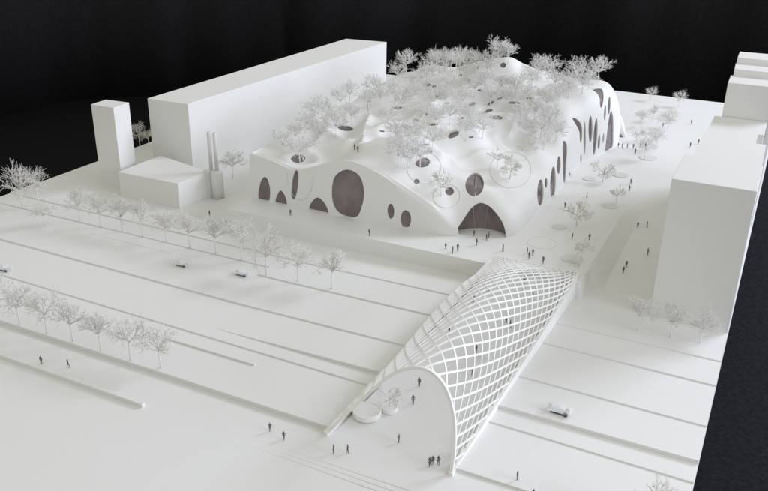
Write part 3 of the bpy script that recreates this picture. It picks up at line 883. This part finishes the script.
# roof grove: crown centres in the photo, each rooted on the real roof skin
roof = [(283, 137), (296, 128), (306, 116), (313, 104), (322, 98), (331, 108), (341, 96), (350, 88), (300, 146), (320, 126), (336, 120), (352, 108),
        (368, 98), (380, 92), (392, 88), (374, 84), (406, 56), (398, 72), (416, 78), (388, 112), (402, 100), (412, 92), (396, 128), (408, 140), (398, 150), (414, 128),
        (426, 72), (436, 56), (446, 48), (456, 52), (466, 60), (440, 70), (452, 78), (430, 92), (444, 96), (420, 110), (436, 112), (450, 108), (462, 96), (474, 84),
        (476, 60), (486, 66), (498, 50), (508, 52), (470, 112), (482, 122), (466, 124), (490, 92), (500, 82), (506, 94), (516, 84), (528, 92), (538, 66), (548, 70), (532, 76), (554, 78), (520, 108),
        (534, 104), (546, 98), (558, 92), (568, 84), (576, 66), (598, 70), (582, 80), (548, 112), (540, 122), (528, 120), (556, 124), (432, 134), (420, 150), (432, 62), (462, 68), (492, 58), (566, 78), (588, 76), (450, 60), (484, 76)]
for px, py in roof:
    scale = 1.0 if py > 90 else 1.05
    dy = 17 if py > 100 else (14 if py > 75 else 12)
    q = hit(px, py+dy)
    while q.z < 14 and dy < 24:
        dy += 2; q = hit(px, py+dy)
    if q.z < 14: continue
    lab = 'pale wire tree in the dense grove on the perforated roof'
    if (px, py) == (406, 56): lab = 'lone pale tree at the left end of the roof skyline, by the slab block'
    if (px, py) == (598, 70): lab = 'rightmost tree of the roof skyline, standing clear against the black cloth'
    if (px, py) == (576, 66): lab = 'tall two stemmed looking tree on the roof skyline next to the rightmost one'
    place_tree('roof', q, lab, 'roof grove trees', scale)
for px, py, lab in ((497, 168, 'left one of three bare trees in the roof planting circle'), (509.5, 179, 'middle and frontmost bare tree in the roof planting circle'), (526, 160, 'right one of three bare trees in the roof planting circle'),
                    (441, 196, 'bare tree in the small planting circle above the entrance'), (543, 150, 'bare tree on the roof shoulder above the tall bent slot'), (410, 168, 'bare tree beside the oval roof window near the facade ridge')):
    place_tree('open', hit(px, py), lab, 'bare trees in the planting circles', .95)
for k, P in PROTO.items():
    for t, used in P:
        if not used:
            for ch in list(t.children): bpy.data.objects.remove(ch, do_unlink=True)
            bpy.data.objects.remove(t, do_unlink=True)

# ------------------------------------------------------------------ people
def person_mesh(pose):
    J = {'pel': (0, 0, 1.20), 'chest': (0, .02, 1.72), 'neck': (0, .02, 1.98), 'head': (0, -.02, 2.13), 'crown': (0, 0, 2.30)}
    sl, sr, al, ar = pose       # leg swing left/right, arm swing
    for s, sw, aw, n in ((-1, sl, al, 'l'), (1, sr, ar, 'r')):
        J['hip'+n] = (s*.13, 0, 1.12); J['knee'+n] = (s*.14, -sw*.5-.02, .62); J['ank'+n] = (s*.14, -sw*.9+.03, .09); J['toe'+n] = (s*.16, -sw*.9-.20, .05)
        J['sho'+n] = (s*.27, .02, 1.86); J['elb'+n] = (s*.36, -aw*.3+.05, 1.48); J['wri'+n] = (s*.34, -aw*.8-.06, 1.16); J['han'+n] = (s*.33, -aw-.08, 1.04)
    R = {'pel': .19, 'chest': .22, 'neck': .085, 'head': .14, 'crown': .10}
    for n in 'lr': R.update({'hip'+n: .15, 'knee'+n: .095, 'ank'+n: .065, 'toe'+n: .06, 'sho'+n: .10, 'elb'+n: .075, 'wri'+n: .055, 'han'+n: .06})
    E = [('pel', 'chest'), ('chest', 'neck'), ('neck', 'head'), ('head', 'crown')]
    for n in 'lr': E += [('pel', 'hip'+n), ('hip'+n, 'knee'+n), ('knee'+n, 'ank'+n), ('ank'+n, 'toe'+n), ('chest', 'sho'+n), ('sho'+n, 'elb'+n), ('elb'+n, 'wri'+n), ('wri'+n, 'han'+n)]
    names = list(J)
    me = bpy.data.meshes.new('p'); me.from_pydata([J[k] for k in names], [(names.index(a), names.index(b)) for a, b in E], []); me.update()
    o = bpy.data.objects.new('p', me); C.objects.link(o)
    sk = o.modifiers.new('s', 'SKIN'); sk.use_smooth_shade = True
    if not me.skin_vertices:
        bpy.context.view_layer.objects.active = o
    for i, k in enumerate(names):
        sv = me.skin_vertices[0].data[i]; r = R[k]; sv.radius = (r, r*.8 if k in ('chest', 'pel') else r); sv.use_root = (k == 'pel')
    ss = o.modifiers.new('d', 'SUBSURF'); ss.levels = 1; ss.render_levels = 1
    dg = bpy.context.evaluated_depsgraph_get(); dg.update()
    m2 = bpy.data.meshes.new_from_object(o.evaluated_get(dg)); m2.name = 'person'
    bpy.data.objects.remove(o, do_unlink=True); bpy.data.meshes.remove(me)
    m2.materials.clear(); m2.materials.append(M['figure'])
    return m2
PM = [person_mesh(p) for p in ((0, 0, 0, 0), (.28, -.25, -.2, .25), (.12, -.05, .35, .05), (-.2, .22, .15, -.18))]
rp = random.Random(11)
people = [
 (41.6, 364, 'standing figure left of its companion beside the long low kerb', None), (68.5, 367.6, 'standing figure right of its companion beside the long low kerb', None),
 (270.3, 431.5, 'walking figure farthest left on the forecourt before the canopy', None), (284, 439.6, 'second figure from the left on the forecourt, near the canopy left foot', None),
 (333.7, 453.6, 'left one of two figures at the foot of the canopy left end', None), (347.8, 453, 'right one of two figures at the foot of the canopy left end', None),
 (398.8, 442.6, 'lone figure standing in the middle of the canopy mouth', None), (413, 403.8, 'figure right of the tiny planter tree under the canopy', None), (419, 386.4, 'figure deepest inside the canopy mouth, below the arch crown', None),
 (429.5, 466.2, 'left one of the huddle of three by the canopy right foot', None), (432.7, 464.4, 'middle one of the huddle of three by the canopy right foot', None), (438.2, 464.8, 'right one of the huddle of three by the canopy right foot', None),
 (517, 479.6, 'lone figure on the sheet right of the canopy foot', None), (533, 498, 'figure cut off by the photo bottom, right of the canopy foot', None),
 (472, 375.5, None, 'ramp'), (476, 353, None, 'ramp'), (506, 323, None, 'ramp'), (510, 327.5, None, 'ramp'), (473, 302, None, 'ramp'), (488, 291, None, 'ramp'), (449, 334, None, 'ramp'), (524, 283, None, 'ramp'), (532, 300, None, 'ramp'),
 (369.4, 236, 'lone figure on the plaza edge under the two small oval windows', None), (452.5, 253.4, 'dark stout figure at the plaza edge left of the entrance', None), (445.5, 249, 'thin figure behind the stout one at the plaza edge', None), (457.5, 251, 'thin figure right of the stout one at the plaza edge', None),
 (476.4, 245.4, 'figure walking a few steps in front of the arched entrance', None), (473.7, 236.2, 'leftmost figure standing inside the arched entrance', None), (486.3, 240.8, 'middle figure standing in the arched entrance', None), (488.6, 237.8, 'figure behind the middle one in the arched entrance', None),
 (502.7, 251.6, 'tall figure right of the arched entrance, before its right jamb', None),
 (527, 254, 'left one of a trio beside the circle inlaid in the plaza', None), (532.5, 255.4, 'right one of a trio beside the circle inlaid in the plaza', None), (528.7, 258.8, 'front one of a trio beside the circle inlaid in the plaza', None),
 (542.8, 263.4, 'lone figure right of the trio, close behind the canopy rear rim', None), (572, 239.4, 'figure left of the wire tree on the plaza', None), (589, 239.8, 'figure right of the wire tree on the plaza', None),
 (564.8, 207.8, 'figure close to the slotted right wall', None), (586.5, 197.8, 'figure right of the full round plaza tree', None), (603.7, 175.5, 'figure at the trunk of a plaza tree by the slotted wall', None),
 (630.4, 184.4, 'farther one of two figures at the rim above the sunken path', None), (629, 190.8, 'nearer one of two figures at the rim above the sunken path', None), (635, 154.2, 'figure by the far disc on the side plaza', None),
 (637.4, 227.8, 'left one of two figures far down the sunken path', None), (646.7, 227.2, 'right one of two figures far down the sunken path', None), (647.3, 255, 'lone figure on the sunken path beside the big right block', None),
 (626, 267.2, 'farther one of the close pair nearest on the sunken path', None), (623, 272.8, 'nearer one of the close pair nearest on the sunken path', None),
 (662.6, 127.2, 'dark figure far back on the board beyond the plaza trees', None), (691, 124.3, 'lone figure far back near the stepped blocks', None), (698, 144.2, 'figure tight against the jagged side of the right block', None), (690, 147.2, 'figure just left of the one against the jagged right block', None),
 (618, 147.5, None, 'rear'), (622, 148.2, None, 'rear'), (627, 148.4, None, 'rear'), (633, 148.9, None, 'rear'), (640, 147.4, None, 'rear'), (645, 148, None, 'rear'),
 (290.6, 215.6, 'lone figure on the plaza edge left of the low arched window', None), (209.7, 216, 'figure at the corner of the low box building', None), (226, 225.8, 'figure half hidden among the middle row trees', None),
 (274.3, 134.5, 'figure standing on the roof at its left corner', None), (368, 110, 'figure standing high on the roof ridge', None), (354.6, 150, 'left one of two figures on the roof edge above the facade crest', None), (357.8, 152, 'right one of two figures on the roof edge above the facade crest', None)]
pfirst = {}
for i, (px, py, lab, grp) in enumerate(people):
    q = hit(px, py)
    if q is None: continue
    o = bpy.data.objects.new('person', PM[i % 4]); C.objects.link(o)
    s = rp.uniform(.88, 1.02); o.location = q; o.scale = (s*.95, s*.95, s); o.rotation_euler = (0, 0, rp.uniform(0, 6.28))
    if grp == 'ramp': tag(o, 'dark grey figure on the ramp, seen through the white lattice', 'person', 'figures on the ramp under the lattice')
    elif grp == 'rear': tag(o, 'dark grey figure in the line by the rear arched corner', 'person', 'figures by the rear corner')
    else: tag(o, 'dark grey '+lab, 'person', 'model figures')

# ------------------------------------------------------------------ cars (clear acrylic)
def make_car():
    t = empty('model_car', (0, 0, 0))
    prof = [(-2.9, .45), (-2.95, 1.0), (-2.6, 1.2), (-1.9, 1.3), (-1.1, 1.95), (.6, 2.0), (1.5, 1.38), (2.6, 1.2), (2.95, .95), (2.9, .45)]
    bm = bmesh.new()
    rows = []
    for y, k in ((-1.15, .0), (-1.0, .05), (1.0, .05), (1.15, .0)):
        rows.append([bm.verts.new((x*(1-abs(.01*y)), y*(1 if z < 1.4 else .8), z+(k if z > 1 else 0))) for x, z in prof])
    n = len(prof)
    for a, b in zip(rows, rows[1:]):
        for i in range(n): bm.faces.new((a[i], a[(i+1) % n], b[(i+1) % n], b[i]))
    bm.faces.new(rows[0][::-1]); bm.faces.new(rows[-1])
    bmesh.ops.recalc_face_normals(bm, faces=bm.faces[:])
    bmesh.ops.bevel(bm, geom=bm.edges[:], offset=.06, segments=2, affect='EDGES')
    bm_obj('body', bm, M['acrylic'], t)
    bm = bmesh.new(); box(bm, -1.15, 1.45, -1.22, -1.16, .32, .62); bm_obj('underbody_reflection', bm, M['reflection_wheel_dark'], t)  # underbody reflection painted in as a dark strip along one side
    bm = bmesh.new(); box(bm, -1.6, 1.6, -.8, .8, .3, .42); bm_obj('floor_pan', bm, M['disc'], t)
    for x in (-1.85, 1.85):
        for y in (-1.0, 1.0):
            bm = bmesh.new(); lathe(bm, [(.46, -.14), (.5, -.08), (.5, .08), (.46, .14)], 18)
            bmesh.ops.rotate(bm, verts=bm.verts, cent=(0, 0, 0), matrix=Matrix.Rotation(math.pi/2, 3, 'X'))
            bmesh.ops.translate(bm, verts=bm.verts, vec=(x, y, .5)); bm_obj('wheel', bm, M['ring'] if abs(x) < 0 else M['reflection_wheel_dark'] if (x > 0 and y < 0) else M['trunk'], t)
    return t
car0 = make_car()
for i, (px, py, rz, lab) in enumerate([(557.5, 412, -.02, 'clear plastic model car on the road right of the canopy'), (181, 265.5, .05, 'clear plastic model car on the road before the low box building, left of another'),
                                   (241.5, 275, .03, 'clear plastic model car right of another, below the middle tree row'), (4, 270, .05, 'clear plastic model car cut off by the left photo edge')]):
    o = car0 if i == 0 else copy_tree(car0)
    o.location = hit(px, py); o.rotation_euler = (0, 0, rz); tag(o, lab, 'car', 'clear model cars')
    if i: o.scale = (.85, .85, .85)

# ------------------------------------------------------------------ light: big window at the right, dim room all round
w = bpy.data.worlds.new('World'); SC.world = w; w.use_nodes = True
bg = w.node_tree.nodes['Background']; bg.inputs[0].default_value = (1.0, .99, .895, 1); bg.inputs[1].default_value = .50
def area(name, loc, target, sx, sy, power, col):
    l = bpy.data.lights.new(name, 'AREA'); l.shape = 'RECTANGLE'; l.size = sx; l.size_y = sy; l.energy = power; l.color = col
    o = bpy.data.objects.new(name, l); C.objects.link(o); o.location = loc
    d = Vector(target)-Vector(loc); o.rotation_euler = d.to_track_quat('-Z', 'Y').to_euler(); return o
area('window_light', (380, 140, 150), (-90, 200, 0), 280, 120, 100, (.77, .82, 1.0))
area('rear_window_light', (305, 675, 385), (-70, 240, 0), 260, 170, 100, (.78, .83, 1.0))
LP = {'window_light': 1.0e6, 'rear_window_light': 2.75e6}

# ------------------------------------------------------------------ camera
cam = bpy.data.cameras.new('camera'); co = bpy.data.objects.new('camera', cam); C.objects.link(co)
cam.sensor_width = 36; cam.sensor_fit = 'HORIZONTAL'; cam.lens = FPX/768*36
rot = Matrix((_r2, -_d2, -_f)).transposed()
co.matrix_world = Matrix.Translation(CAM) @ rot.to_4x4()
SC.camera = co
SC.view_settings.view_transform = 'Standard'; SC.view_settings.look = 'None'; SC.view_settings.gamma = 1; SC.view_settings.exposure = 0.19
SC.cycles.use_denoising = True
SC.cycles.max_bounces = 8

# ------------------------------------------------------------------ bring everything to the model's real size
done = set()
for o in bpy.data.objects:
    o.location = Vector(o.location)*S
    if o.type == 'MESH':
        if o.data.name not in done:
            done.add(o.data.name); o.data.transform(Matrix.Scale(S, 4)); o.data.update()
        for md in o.modifiers:
            if md.type == 'SOLIDIFY': md.thickness *= S
    elif o.type == 'LIGHT':
        o.data.size *= S; o.data.size_y *= S; o.data.energy = LP[o.name]*S*S
cam.clip_start = .01; cam.clip_end = 50
